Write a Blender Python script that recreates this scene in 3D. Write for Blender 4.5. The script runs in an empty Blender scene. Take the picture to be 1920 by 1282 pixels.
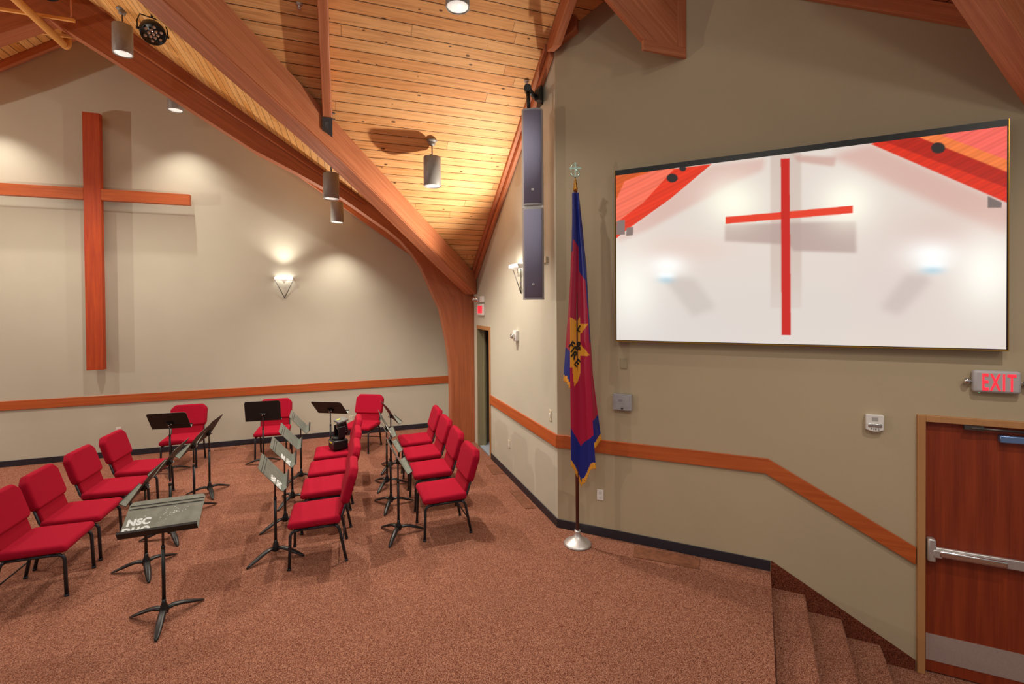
import bpy, bmesh, math, random
import numpy as np
from mathutils import Vector, Matrix
random.seed(7)
PI = math.pi
S2 = math.sqrt(.5)
scene = bpy.context.scene
COL = scene.collection

# ------------------------------------------------------------------ materials
def mat(name):
    m = bpy.data.materials.new(name); m.use_nodes = True
    nt = m.node_tree
    return m, nt, nt.nodes['Principled BSDF']
def nd(nt, typ, **kw):
    n = nt.nodes.new(typ)
    for k, v in kw.items():
        if hasattr(n, k): setattr(n, k, v)
        else: n.inputs[k].default_value = v
    return n
def math_n(nt, op, a, b=None, c=None):
    n = nt.nodes.new('ShaderNodeMath'); n.operation = op
    for i, x in enumerate((a, b, c)):
        if x is None: continue
        if isinstance(x, (int, float)): n.inputs[i].default_value = x
        else: nt.links.new(x, n.inputs[i])
    return n.outputs[0]
def ramp(nt, fac, stops):
    r = nt.nodes.new('ShaderNodeValToRGB'); e = r.color_ramp.elements
    while len(e) < len(stops): e.new(.5)
    for i, (p, c) in enumerate(stops):
        e[i].position = p; e[i].color = (*c, 1)
    nt.links.new(fac, r.inputs[0]); return r.outputs[0]
def mixc(nt, fac, a, b, mode='MIX'):
    m = nt.nodes.new('ShaderNodeMix'); m.data_type = 'RGBA'; m.blend_type = mode
    for sock, x in ((m.inputs[0], fac), (m.inputs[6], a), (m.inputs[7], b)):
        if isinstance(x, (int, float)): sock.default_value = x
        elif isinstance(x, tuple): sock.default_value = (*x, 1)
        else: nt.links.new(x, sock)
    return m.outputs[2]
def lin(r, g, b):
    f = lambda c: c/12.92 if c <= .04045 else ((c+.055)/1.055)**2.4
    return (f(r/255), f(g/255), f(b/255))
def bump(nt, bs, h, strength=.2, dist=.01):
    b = nd(nt, 'ShaderNodeBump'); b.inputs['Strength'].default_value = strength; b.inputs['Distance'].default_value = dist
    nt.links.new(h, b.inputs['Height']); nt.links.new(b.outputs[0], bs.inputs['Normal'])
def plain(name, col, rough=.5, metal=0., noise=0., nscale=40., emit=None, es=1.):
    m, nt, bs = mat(name)
    bs.inputs['Base Color'].default_value = (*col, 1)
    bs.inputs['Roughness'].default_value = rough; bs.inputs['Metallic'].default_value = metal
    if noise:
        tc = nd(nt, 'ShaderNodeTexCoord'); n = nd(nt, 'ShaderNodeTexNoise', Scale=nscale, Detail=4.)
        nt.links.new(tc.outputs['Object'], n.inputs['Vector'])
        lo = tuple(c*(1-noise) for c in col); hi = tuple(min(1, c*(1+noise)) for c in col)
        nt.links.new(ramp(nt, n.outputs[0], [(.3, lo), (.7, hi)]), bs.inputs['Base Color'])
        bump(nt, bs, n.outputs[0], .12, .003)
    if emit:
        bs.inputs['Emission Color'].default_value = (*emit, 1); bs.inputs['Emission Strength'].default_value = es
    return m
def wall_mat(name, col):
    m, nt, bs = mat(name); bs.inputs['Roughness'].default_value = .75
    tc = nd(nt, 'ShaderNodeTexCoord')
    n1 = nd(nt, 'ShaderNodeTexNoise', Scale=120., Detail=3.); n2 = nd(nt, 'ShaderNodeTexNoise', Scale=.9, Detail=2.)
    for n in (n1, n2): nt.links.new(tc.outputs['Object'], n.inputs['Vector'])
    a = ramp(nt, n2.outputs[0], [(.35, tuple(c*.96 for c in col)), (.65, tuple(c*1.03 for c in col))])
    nt.links.new(a, bs.inputs['Base Color']); bump(nt, bs, n1.outputs[0], .15, .004)
    return m
def uvn(nt, su=1., sv=1., offu=None):
    uv = nd(nt, 'ShaderNodeUVMap'); sp = nd(nt, 'ShaderNodeSeparateXYZ'); nt.links.new(uv.outputs[0], sp.inputs[0])
    return sp.outputs[0], sp.outputs[1]
def comb(nt, x, y, z=0.):
    c = nd(nt, 'ShaderNodeCombineXYZ')
    for i, v in enumerate((x, y, z)):
        if isinstance(v, (int, float)): c.inputs[i].default_value = v
        else: nt.links.new(v, c.inputs[i])
    return c.outputs[0]
def wood(name, dark, light, lam=0., rough=.5, su=1.2, sv=28., knots=False):
    m, nt, bs = mat(name); bs.inputs['Roughness'].default_value = rough
    u, v = uvn(nt)
    n = nd(nt, 'ShaderNodeTexNoise', Scale=1., Detail=6., Roughness=.6)
    nt.links.new(comb(nt, math_n(nt, 'MULTIPLY', u, su), math_n(nt, 'MULTIPLY', v, sv)), n.inputs['Vector'])
    n2 = nd(nt, 'ShaderNodeTexNoise', Scale=1., Detail=3.)
    nt.links.new(comb(nt, math_n(nt, 'MULTIPLY', u, su*2.), math_n(nt, 'MULTIPLY', v, sv*7)), n2.inputs['Vector'])
    f = math_n(nt, 'ADD', math_n(nt, 'MULTIPLY', n.outputs[0], .7), math_n(nt, 'MULTIPLY', n2.outputs[0], .3))
    c = ramp(nt, f, [(.33, dark), (.66, light)])
    if lam:
        t = math_n(nt, 'FLOOR', math_n(nt, 'DIVIDE', v, lam))
        w = nd(nt, 'ShaderNodeTexWhiteNoise'); w.noise_dimensions = '1D'; nt.links.new(t, w.inputs['W'])
        g = math_n(nt, 'ADD', .93, math_n(nt, 'MULTIPLY', w.outputs[0], .14))
        c = mixc(nt, 1., c, comb(nt, g, g, g), 'MULTIPLY')
        fr = math_n(nt, 'FRACT', math_n(nt, 'DIVIDE', v, lam))
        c = mixc(nt, math_n(nt, 'MULTIPLY', math_n(nt, 'LESS_THAN', fr, .05), .35), c, tuple(x*.35 for x in dark))
    nt.links.new(c, bs.inputs['Base Color']); bump(nt, bs, f, .08, .003)
    return m
def planks(name, cols, w=.125, groove=(.05, .015, .006)):
    m, nt, bs = mat(name); bs.inputs['Roughness'].default_value = .6; bs.inputs['Specular IOR Level'].default_value = .25
    u, v = uvn(nt)
    t = math_n(nt, 'DIVIDE', v, w); idx = math_n(nt, 'FLOOR', t); fr = math_n(nt, 'FRACT', t)
    wn = nd(nt, 'ShaderNodeTexWhiteNoise'); wn.noise_dimensions = '1D'; nt.links.new(idx, wn.inputs['W'])
    uo = math_n(nt, 'ADD', u, math_n(nt, 'MULTIPLY', wn.outputs[0], 17.))
    st = math_n(nt, 'DIVIDE', uo, 4.3); si = math_n(nt, 'FLOOR', st); sf = math_n(nt, 'FRACT', st)
    w2 = nd(nt, 'ShaderNodeTexWhiteNoise'); w2.noise_dimensions = '2D'; nt.links.new(comb(nt, idx, si), w2.inputs['Vector'])
    base = ramp(nt, w2.outputs[0], [(0., cols[0]), (.5, cols[1]), (1., cols[2])])
    gr = nd(nt, 'ShaderNodeTexNoise', Scale=1., Detail=5., Roughness=.65, Distortion=.6)
    nt.links.new(comb(nt, math_n(nt, 'MULTIPLY', uo, 1.6), math_n(nt, 'MULTIPLY', v, 42.), math_n(nt, 'MULTIPLY', w2.outputs[0], 30.)), gr.inputs['Vector'])
    g = ramp(nt, gr.outputs[0], [(.3, (.62, .5, .42)), (.55, (1, 1, 1)), (.8, (1.1, 1.06, 1.0))])
    c = mixc(nt, .8, base, g, 'MULTIPLY')
    vo = nd(nt, 'ShaderNodeTexVoronoi', Scale=1., Randomness=1.)
    nt.links.new(comb(nt, math_n(nt, 'MULTIPLY', uo, 4.6), math_n(nt, 'MULTIPLY', v, 9.3)), vo.inputs['Vector'])
    sepc = nd(nt, 'ShaderNodeSeparateColor'); nt.links.new(vo.outputs['Color'], sepc.inputs[0])
    rad = math_n(nt, 'MULTIPLY', math_n(nt, 'GREATER_THAN', sepc.outputs[0], .42), math_n(nt, 'ADD', .05, math_n(nt, 'MULTIPLY', sepc.outputs[1], .09)))
    kn = math_n(nt, 'LESS_THAN', vo.outputs['Distance'], rad)
    c = mixc(nt, math_n(nt, 'MULTIPLY', kn, .85), c, (.06, .018, .008))
    gv = math_n(nt, 'MAXIMUM', math_n(nt, 'LESS_THAN', fr, .075), math_n(nt, 'LESS_THAN', sf, .0009))
    c = mixc(nt, math_n(nt, 'MULTIPLY', gv, .9), c, groove)
    nt.links.new(c, bs.inputs['Base Color'])
    bump(nt, bs, math_n(nt, 'SUBTRACT', 1., gv), .5, .006)
    return m
def carpet(name, c1, c2, c3):
    m, nt, bs = mat(name); bs.inputs['Roughness'].default_value = .95
    bs.inputs['Specular IOR Level'].default_value = .15
    tc = nd(nt, 'ShaderNodeTexCoord')
    n = nd(nt, 'ShaderNodeTexNoise', Scale=190., Detail=2., Roughness=.7)
    n2 = nd(nt, 'ShaderNodeTexVoronoi', Scale=230.); n3 = nd(nt, 'ShaderNodeTexNoise', Scale=1.3, Detail=3.)
    for q in (n, n2, n3): nt.links.new(tc.outputs['Object'], q.inputs['Vector'])
    sc = nd(nt, 'ShaderNodeSeparateColor'); nt.links.new(n2.outputs['Color'], sc.inputs[0])
    f = math_n(nt, 'ADD', math_n(nt, 'MULTIPLY', n.outputs[0], .62), math_n(nt, 'MULTIPLY', sc.outputs[0], .38))
    c = ramp(nt, f, [(.33, c1), (.5, c2), (.68, c3)])
    g = ramp(nt, n3.outputs[0], [(.3, (.93, .93, .93)), (.7, (1.04, 1.04, 1.04))])
    nt.links.new(mixc(nt, 1., c, g, 'MULTIPLY'), bs.inputs['Base Color'])
    bump(nt, bs, f, .5, .008)
    return m
M = {}
M['cream'] = wall_mat('cream wall paint', lin(190, 185, 168))
M['olive'] = wall_mat('khaki wall paint', lin(176, 159, 131))
M['glulam'] = wood('stained glulam', lin(174, 98, 62), lin(206, 132, 92), lam=.038)
M['cherry'] = wood('cherry trim', lin(160, 70, 22), lin(192, 96, 42), sv=22)
M['arch'] = wood('glulam darkened for shade', lin(146, 76, 44), lin(178, 102, 62), lam=.038)  # arch glulam, with the shade on it put into the colour
M['cross'] = wood('cherry cross', lin(150, 44, 6), lin(188, 74, 18), sv=22)
M['doorwood'] = wood('red cherry veneer', lin(110, 34, 10), lin(150, 58, 22), sv=14, su=.8)
M['frame'] = wood('tan painted door frame', lin(168, 118, 72), lin(180, 130, 84), sv=6)
M['plankx'] = planks('pine ceiling boards', [lin(226, 160, 100), lin(234, 174, 114), lin(238, 184, 126)])
M['planky'] = planks('yellow pine ceiling boards', [lin(226, 160, 84), lin(236, 178, 104), lin(240, 188, 120)])
M['plankr'] = planks('reddish ceiling boards', [lin(168, 84, 52), lin(184, 100, 66), lin(190, 110, 76)])
M['carpet'] = carpet('speckled rust carpet', lin(84, 42, 31), lin(136, 84, 65), lin(184, 135, 111))
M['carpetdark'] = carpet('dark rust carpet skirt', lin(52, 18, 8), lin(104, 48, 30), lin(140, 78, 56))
M['base'] = plain('navy black rubber base', lin(36, 34, 44), .45)
M['strip'] = plain('grey seam strip', lin(120, 116, 122), .4)
M['red'] = plain('red woven upholstery', lin(158, 9, 40), .95, noise=.14, nscale=260)
M['reddark'] = plain('red woven upholstery lower', lin(150, 8, 36), .95, noise=.14, nscale=260)
M['tube'] = plain('charcoal hammered steel tube', lin(44, 46, 52), .35, .3, noise=.2, nscale=120)
M['black'] = plain('satin black steel', lin(20, 20, 22), .38)
M['desk'] = plain('black desk with painted sheen', lin(134, 140, 132), .4, .5, noise=.16, nscale=14)  # grey base stands in for the sheen on a black desk front
M['deskback'] = plain('black desk back', lin(14, 14, 15), .5)
M['chrome'] = plain('chrome', (.75, .75, .76), .18, 1.)
M['white'] = plain('white plastic', lin(222, 218, 214), .45)
M['stencil'] = plain('white stencil paint', lin(226, 232, 232), .6)
M['ivory'] = plain('ivory plastic', lin(206, 196, 172), .5)
M['khakiplate'] = plain('painted over plate', lin(160, 147, 120), .6)
M['grey'] = plain('grey enamel', lin(142, 136, 130), .45, noise=.06, nscale=30)
M['spk'] = plain('lavender grey speaker grille', lin(138, 138, 164), .85, noise=.1, nscale=300)
M['spkcase'] = plain('light grey speaker case', lin(176, 174, 174), .5)
M['silver'] = plain('brushed stainless', lin(206, 202, 200), .42, .75, noise=.06, nscale=60)
M['brass'] = plain('brass', lin(190, 140, 60), .3, .9)
M['pole'] = wood('dark flag pole wood', lin(70, 28, 18), lin(110, 54, 38))
M['blue'] = plain('navy blue satin', lin(16, 32, 124), .42)
M['crimson'] = plain('crimson satin', lin(172, 12, 58), .42)
M['gold'] = plain('gold satin', lin(232, 158, 40), .45)
M['fringe'] = plain('gold fringe thread', lin(220, 150, 40), .7, noise=.4, nscale=220)
M['ink'] = plain('black lettering', lin(16, 12, 14), .6)
M['finial'] = plain('pale plated finial', lin(190, 220, 205), .3, .6)
M['exitred'] = plain('lit red exit letters', (.6, .01, .02), .4, emit=(1., .03, .05), es=1.0)
M['lens'] = plain('frosted lamp reflector', (.9, .9, .88), .3, emit=(1., .96, .88), es=.5)
M['glow'] = plain('lit sconce glass', (.95, .95, .92), .3, emit=(1., .97, .9), es=6.)
M['sconce'] = plain('white sconce glass', lin(214, 208, 200), .35)
M['scuff'] = plain('brown floor plate', lin(120, 74, 52), .5, noise=.25, nscale=18)
M['yellowpaint'] = plain('ochre painted steel', lin(216, 150, 76), .5)
M['duct'] = plain('steel hanger', lin(86, 80, 78), .4, .6)
M['yellow'] = plain('yellow sticker', lin(226, 220, 40), .5)
M['pargrey'] = plain('grey control panel', lin(110, 112, 108), .45)
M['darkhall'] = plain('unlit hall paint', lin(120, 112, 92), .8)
M['olivedoor'] = plain('olive grey door paint', lin(138, 130, 100), .6)
M['parlens'] = plain('glass lens', (.55, .5, .48), .12, .6)
M['green'] = plain('green indicator', (.1, .8, .5), .4, emit=(.1, .9, .5), es=1.)

for k in ('red','reddark'): M[k].node_tree.nodes['Principled BSDF'].inputs['Specular IOR Level'].default_value = .2
# ------------------------------------------------------------------ mesh helpers
class MB:
    def __init__(s): s.bm = bmesh.new(); s.uv = s.bm.loops.layers.uv.new('UVMap'); s.mats = []; s.mi = 0
    def m(s, material):
        if material not in s.mats: s.mats.append(material)
        s.mi = s.mats.index(material); return s
    def face(s, vs, smooth=False):
        try: f = s.bm.faces.new(vs)
        except ValueError: return None
        f.material_index = s.mi; f.smooth = smooth; return f
    def box(s, a, b, M_=None, bev=0., seg=2, taper=None):
        x0, y0, z0 = a; x1, y1, z1 = b
        P = [(x0,y0,z0),(x1,y0,z0),(x1,y1,z0),(x0,y1,z0),(x0,y0,z1),(x1,y0,z1),(x1,y1,z1),(x0,y1,z1)]
        vs = [s.bm.verts.new(Vector(p)) for p in P]
        fs = [s.face([vs[i] for i in q]) for q in ((3,2,1,0),(4,5,6,7),(0,1,5,4),(1,2,6,5),(2,3,7,6),(3,0,4,7))]
        if bev:
            es = list({e for f in fs for e in f.edges})
            r = bmesh.ops.bevel(s.bm, geom=es, offset=bev, segments=seg, affect='EDGES', profile=.5)
            vs = list({v for f in r['faces'] for v in f.verts} | {v for v in vs if v.is_valid})
            for f in r['faces']: f.material_index = s.mi; f.smooth = True
        if M_ is not None:
            for v in vs: v.co = M_ @ v.co
        return vs
    def prism(s, poly, off, bev=0., seg=2, smooth=False):
        off = Vector(off)
        a = [s.bm.verts.new(Vector(p)) for p in poly]; b = [s.bm.verts.new(Vector(p)+off) for p in poly]
        n = len(a)
        fs = [s.face(list(reversed(a))), s.face(b)]
        for i in range(n): fs.append(s.face([a[i], a[(i+1) % n], b[(i+1) % n], b[i]], smooth))
        fs = [f for f in fs if f]
        bmesh.ops.recalc_face_normals(s.bm, faces=fs)
        if bev:
            es = list({e for f in fs for e in f.edges})
            r = bmesh.ops.bevel(s.bm, geom=es, offset=bev, segments=seg, affect='EDGES', profile=.5)
            for f in r['faces']: f.material_index = s.mi; f.smooth = True
            return list({v for f in r['faces'] for v in f.verts} | {v for v in a+b if v.is_valid})
        return a+b
    def ring(s, c, x, y, r, n, ry=None):
        ry = r if ry is None else ry
        return [s.bm.verts.new(c + x*(r*math.cos(2*PI*i/n)) + y*(ry*math.sin(2*PI*i/n))) for i in range(n)]
    def tube(s, pts, r, n=10, caps=True, flat=1.):
        pts = [Vector(p) for p in pts]; rs = r if isinstance(r, (list, tuple)) else [r]*len(pts)
        rings = []; up = None
        for i, p in enumerate(pts):
            d = (pts[min(i+1, len(pts)-1)] - pts[max(i-1, 0)]).normalized()
            if up is None: up = Vector((0,0,1)) if abs(d.z) < .9 else Vector((1,0,0))
            x = d.cross(up)
            if x.length < 1e-4: x = d.orthogonal()
            x.normalize(); y = x.cross(d).normalized(); up = y
            rings.append(s.ring(p, x, y, rs[i], n, rs[i]*flat))
        for a, b in zip(rings, rings[1:]):
            for i in range(n): s.face([a[i], a[(i+1) % n], b[(i+1) % n], b[i]], True)
        if caps: s.face(list(reversed(rings[0]))); s.face(rings[-1])
        return rings
    def lathe(s, prof, c=(0,0,0), n=28, M_=None):
        c = Vector(c); rings = []
        for r, z in prof:
            rings.append([s.bm.verts.new(c + Vector((max(r, 1e-4)*math.cos(2*PI*i/n), max(r, 1e-4)*math.sin(2*PI*i/n), z))) for i in range(n)])
        for a, b in zip(rings, rings[1:]):
            for i in range(n): s.face([a[i], a[(i+1) % n], b[(i+1) % n], b[i]], True)
        s.face(list(reversed(rings[0]))); s.face(rings[-1])
        if M_ is not None:
            for rg in rings:
                for v in rg: v.co = M_ @ v.co
    def cushion(s, a, b, bev, M_=None, puff=0., axis=2):
        """rounded, slightly puffed pad"""
        vs = s.box(a, b, None, bev, 4)
        ca = Vector(((a[0]+b[0])/2, (a[1]+b[1])/2, (a[2]+b[2])/2)); h = Vector(((b[0]-a[0])/2, (b[1]-a[1])/2, (b[2]-a[2])/2))
        if M_ is not None:
            for v in vs: v.co = M_ @ v.co
        return vs
    def done(s, name, parent=None, grain=None, weld=True, loc=None):
        bm = s.bm
        if grain is not None:
            g = Vector(grain).normalized()
            bm.normal_update()
            for f in bm.faces:
                n = f.normal; c = n.cross(g)
                if c.length < .1: c = n.orthogonal()
                c.normalize(); gg = g if abs(n.dot(g)) < .9 else c.cross(n)
                for l in f.loops: l[s.uv].uv = (l.vert.co.dot(gg), l.vert.co.dot(c))
        me = bpy.data.meshes.new(name); bm.to_mesh(me); bm.free()
        for m_ in s.mats: me.materials.append(m_)
        o = bpy.data.objects.new(name, me); COL.objects.link(o)
        if parent is not None: o.parent = parent
        return o
def tag(o, label, cat, group=None, kind=None):
    if label: o['label'] = label
    if cat: o['category'] = cat
    if group: o['group'] = group
    if kind: o['kind'] = kind
    return o
def struct(o, label=None, cat=None):
    o['kind'] = 'structure'
    return tag(o, label, cat)
def thing(name, label, cat, loc=(0,0,0), rz=0., group=None):
    o = bpy.data.objects.new(name, None); COL.objects.link(o); o.empty_display_size = .1
    o.location = loc; o.rotation_euler = (0, 0, rz)
    return tag(o, label, cat, group)
def fit_mesh(o, w, h, cx, cz):
    co = [v.co for v in o.data.vertices]; x0 = min(c.x for c in co); x1 = max(c.x for c in co); z0 = min(c.z for c in co); z1 = max(c.z for c in co)
    for v in o.data.vertices: v.co.x = cx+(v.co.x-(x0+x1)/2)*w/(x1-x0); v.co.z = cz+(v.co.z-(z0+z1)/2)*h/(z1-z0)
def copy_tree(o, parent=None):
    c = o.copy(); COL.objects.link(c)
    if parent is not None: c.parent = parent
    for ch in list(o.children): copy_tree(ch, c)
    return c
def text_mesh(name, body, size, material, M_, parent=None, depth=.0015, align='CENTER', shear=0., bold=0., space=1.):
    cu = bpy.data.curves.new(name, 'FONT'); cu.body = body; cu.size = size; cu.extrude = depth
    cu.align_x = align; cu.align_y = 'CENTER'; cu.shear = shear; cu.offset = bold; cu.space_character = space
    o = bpy.data.objects.new('tmp', cu); COL.objects.link(o)
    dg = bpy.context.evaluated_depsgraph_get(); dg.update()
    me = bpy.data.meshes.new_from_object(o.evaluated_get(dg)); COL.objects.unlink(o); bpy.data.objects.remove(o)
    me.transform(M_); me.materials.clear(); me.materials.append(material); me.name = name
    r = bpy.data.objects.new(name, me); COL.objects.link(r)
    if parent is not None: r.parent = parent
    return r
# text standing up in a plane whose normal is -Y (reads from the -Y side)
UPR = Matrix.Rotation(PI/2, 4, 'X')
T = Matrix.Translation
RX = lambda a: Matrix.Rotation(a, 4, 'X')
RY = lambda a: Matrix.Rotation(a, 4, 'Y')
RZ = lambda a: Matrix.Rotation(a, 4, 'Z')

# ------------------------------------------------------------------ the room
SLOPE = .69
AX = -3.96                      # axis of the chancel
zA = lambda x: 3.06 + SLOPE*(2.33 - x)
zB = lambda y: 3.06 + SLOPE*(8.577 - y)
zC = lambda x: 8.274 - SLOPE*x
YB = 9.962; XS = 2.29; CX, CY = 2.29, 4.915
# floors
b = MB().m(M['carpet'])
b.prism([(3.815,3.39,0),(2.29,4.915,0),(2.29,10.0,0),(-11,10.0,0),(-11,-3,0),(-3.1,-3,0)], (0,0,-.6))
struct(b.done('stage_floor'))
b = MB().m(M['carpet']); b.box((-11,-6,-.75), (9,5.6,-.6))
struct(b.done('floor'))
edge = Vector((-1.1,-1.03,0)).normalized()
b = MB().m(M['carpet'])
for i in range(3):
    z = -.15*(i+1); x0 = 3.812 + .2*i; y0 = 3.387 - .2*i
    a = Vector((x0, y0, z)); c = Vector((x0+.2, y0-.2, z)); L = 6.
    b.prism([a, a+edge*L, c+edge*L, c], (0,0,-.6-z), bev=.014)
struct(b.done('stage_stairs'))
# back wall
b = MB().m(M['cream'])
b.prism([(2.4,YB,0),(2.4,YB,zA(2.4)+.05),(AX,YB,zA(AX)+.05),(2*AX-2.4,YB,zA(2.4)+.05),(2*AX-2.4,YB,0)], (0,.15,0))
struct(b.done('wall_back'))
# side wall with a door opening y 7.56..8.36
b = MB().m(M['cream'])
D0, D1, DZ = 7.575, 8.36, 2.17
b.prism([(XS,CY,0),(XS,D0,0),(XS,D0,zB(D0)+.03),(XS,CY,zB(CY)+.03)], (.15,0,0))
b.prism([(XS,D0,DZ),(XS,D1,DZ),(XS,D1,zB(D1)+.03),(XS,D0,zB(D0)+.03)], (.15,0,0))
b.prism([(XS,D1,0),(XS,YB+.1,0),(XS,YB+.1,3.12),(XS,8.577,3.12),(XS,D1,zB(D1)+.03)], (.15,0,0))
struct(b.done('wall_side'))
# dark hall behind the side door
b = MB().m(M['darkhall'])
b.box((XS+.15,8.5,0),(4.2,8.6,2.6)); b.box((4.1,7.0,0),(4.2,8.6,2.6)); b.box((XS+.15,6.95,0),(4.2,7.05,2.6)); b.box((XS+.15,6.95,2.5),(4.2,8.6,2.6))
struct(b.done('wall_hall'))
b = MB().m(plain('floor tinted for blue light', lin(150,160,172), .4)); b.box((XS+.02,7.05,-.2),(4.2,8.5,.001)); struct(b.done('floor_hall'))  # blue light at the hall floor is put into its colour
# diagonal wall: local frame, s along wall to the right, wall surface at y=0
def dpt(s, z, d=0.): return Vector((CX + s*S2 + d*S2, CY - s*S2 + d*S2, z))
def diag(name, label=None, cat=None, s=0., z=0., d=0., group=None):
    return thing(name, label, cat, dpt(s, z, d), -PI/4, group)
DS0, DS1, DT = 3.252, 4.30, 1.607
zD = lambda s: min(zB(CY - s*S2), zC(CX + s*S2)) + .03
b = MB().m(M['olive'])
sp = (3.09-CX)/S2
b.prism([dpt(0,-.6),dpt(DS0,-.6),dpt(DS0,zD(DS0)),dpt(sp,zD(sp)),dpt(0,zD(0))], (.15*S2,.15*S2,0))
b.prism([dpt(DS0,DT),dpt(DS1,DT),dpt(DS1,zD(DS1)),dpt(DS0,zD(DS0))], (.15*S2,.15*S2,0))
b.prism([dpt(DS1,-.6),dpt(6.2,-.6),dpt(6.2,zD(6.2)),dpt(DS1,zD(DS1))], (.15*S2,.15*S2,0))
struct(b.done('wall_diagonal'))
# ceilings
def ceil(name, xy, zf, mt, grain):
    b = MB().m(mt); b.prism([(x,y,zf(x,y)) for x,y in xy], (0,0,.08)); o = b.done(name, grain=grain); return struct(o)
ceil('ceiling_chancel', [(2.42,8.66),(2.42,10.1),(AX,10.1),(AX,2.29)], lambda x,y: zA(x), M['planky'], (0,1,0))
ceil('ceiling_left', [(2*AX-2.42,8.66),(2*AX-2.42,10.1),(AX,10.1),(AX,2.29)], lambda x,y: zA(2*AX-x), M['planky'], (0,1,0))
ceil('ceiling_right', [(2.42,8.66),(2.42,4.92),(3.38,3.96),(-2.27,3.96)], lambda x,y: zB(y), M['plankx'], (1,0,0))
ceil('ceiling_nave', [(2.92,3.9),(3.4,3.9),(6.75,.55),(6.75,-1.2),(2.92,-1.2)], lambda x,y: zC(x), M['plankr'], (0,1,0))

# ------------------------------------------------------------------ timber: arch, beams, rafters, trims
inner = [(1.845,0),(1.845,1.0),(1.838,1.4),(1.775,1.917),(1.655,2.509),(1.535,2.76),(1.31,3.286),(1.13,3.54),(.937,3.753),(.72,3.93),(.484,4.089),(.22,4.27),(-.039,4.444),(-.42,4.645),(-.784,4.835),(-1.37,5.12),(-2.542,5.856),(-3.279,6.31),(AX,6.72)]
def arch_outer(z_or_x, k): pass
def build_arch():
    b = MB().m(M['arch']); y0, y1 = 8.577, 8.84
    # outer points matched to the inner ones
    outer = []
    for i, (x, z) in enumerate(inner):
        if z < 2.3: outer.append((2.285, z))
        else:
            t = max(0, min(1, (1.8 - x)/(1.8 - AX)))
            xo = 2.285 + (AX - 2.285)*max(0, min(1, (1.62 - x)/(1.62 - AX)))
            outer.append((xo, min(3.09, z+1.) if xo > 2.28 else zA(xo)-.0))
    sl = [0]
    for p, q in zip(inner, inner[1:]): sl.append(sl[-1] + math.hypot(q[0]-p[0], q[1]-p[1]))
    for mir in (1, -1):
        X = (lambda x: x) if mir == 1 else (lambda x: 2*AX - x)
        rows = []
        for (xi, zi), (xo, zo) in zip(inner, outer):
            rows.append([b.bm.verts.new((X(xi),y0,zi)), b.bm.verts.new((X(xo),y0,zo)), b.bm.verts.new((X(xo),y1,zo)), b.bm.verts.new((X(xi),y1,zi))])
        vv = [0, .5, .77, 1.27]
        for i in range(len(rows)-1):
            for k in range(4):
                q = [rows[i][k], rows[i][(k+1)%4], rows[i+1][(k+1)%4], rows[i+1][k]]
                f = b.face(q if mir == 1 else list(reversed(q)))
                if f:
                    uv = {rows[i][k]: (sl[i], vv[k]), rows[i][(k+1)%4]: (sl[i], vv[k]+[.5,.27,.5,.27][k]), rows[i+1][(k+1)%4]: (sl[i+1], vv[k]+[.5,.27,.5,.27][k]), rows[i+1][k]: (sl[i+1], vv[k])}
                    for l in f.loops: l[b.uv].uv = uv[l.vert]
        f = b.face(rows[0])
    bmesh.ops.recalc_face_normals(b.bm, faces=b.bm.faces[:])
    return b.done('glulam_arch')
arch = tag(build_arch(), 'curved laminated wood arch spanning in front of the cross wall', 'arch')
def beam(name, p0, p1, w, drop, material, label=None, cat='beam', ends=True):
    """straight beam: p0,p1 run along its TOP centre line; vertical depth 'drop'"""
    p0, p1 = Vector(p0), Vector(p1); d = p1-p0; h = Vector((d.x, d.y, 0)).normalized(); n = Vector((h.y, -h.x, 0))*(w/2)
    b = MB().m(material)
    vs = b.prism([p0-n, p1-n, p1-n-Vector((0,0,drop)), p0-n-Vector((0,0,drop))], n*2, bev=.008)
    o = b.done(name, grain=d)
    if label: tag(o, label, cat)
    return o
# valley beam: plan direction (-1,-1) from the column head
V0 = Vector((2.10,8.35,0)); 
vz = lambda x: zA(x)
valley_pts = []
b = MB().m(M['glulam'])
prev = None; s = 0
prof = [(2.2,.36),(1.6,.37),(1.0,.37),(.5,.375),(0.,.395),(-.46,.44),(-1.45,.56),(-2.6,.66),(-3.9,.74)]
n = Vector((S2,-S2,0))*.125
for i, (x, dr) in enumerate(prof):
    y = x + 6.247; zt = zA(x) - .01
    c = Vector((x, y, zt)); dn = Vector((0,0,-dr))
    r = [b.bm.verts.new(c+n), b.bm.verts.new(c+n+dn), b.bm.verts.new(c-n+dn), b.bm.verts.new(c-n)]
    if prev:
        s2 = s + (x-px)*-1.8
        for k in range(4):
            f = b.face([prev[k], prev[(k+1)%4], r[(k+1)%4], r[k]])
            vvv = [0, -.5, -.76, -1.26, -1.52]
            lens = {prev[k]: (s, [0, -pdr, -pdr-.25, 0][k]), prev[(k+1)%4]: (s, [-pdr, -pdr-.25, -pdr*2-.26, .26][k]), r[(k+1)%4]: (s2, [-dr, -dr-.25, -dr*2-.26, .26][k]), r[k]: (s2, [0, -dr, -dr-.25, 0][k])}
            for l in f.loops: l[b.uv].uv = lens[l.vert]
        s = s2
    else: b.face(r)
    prev = r; px = x; pdr = dr
b.face(list(reversed(prev)))
bmesh.ops.recalc_face_normals(b.bm, faces=b.bm.faces[:])
es = [e for e in b.bm.edges if len(e.link_faces) == 2 and e.calc_face_angle(0) > 1.2]
bmesh.ops.bevel(b.bm, geom=es, offset=.012, segments=2, affect='EDGES')
tag(b.done('valley_beam'), 'broad pinkish laminated beam running diagonally down to the column head', 'beam')
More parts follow.
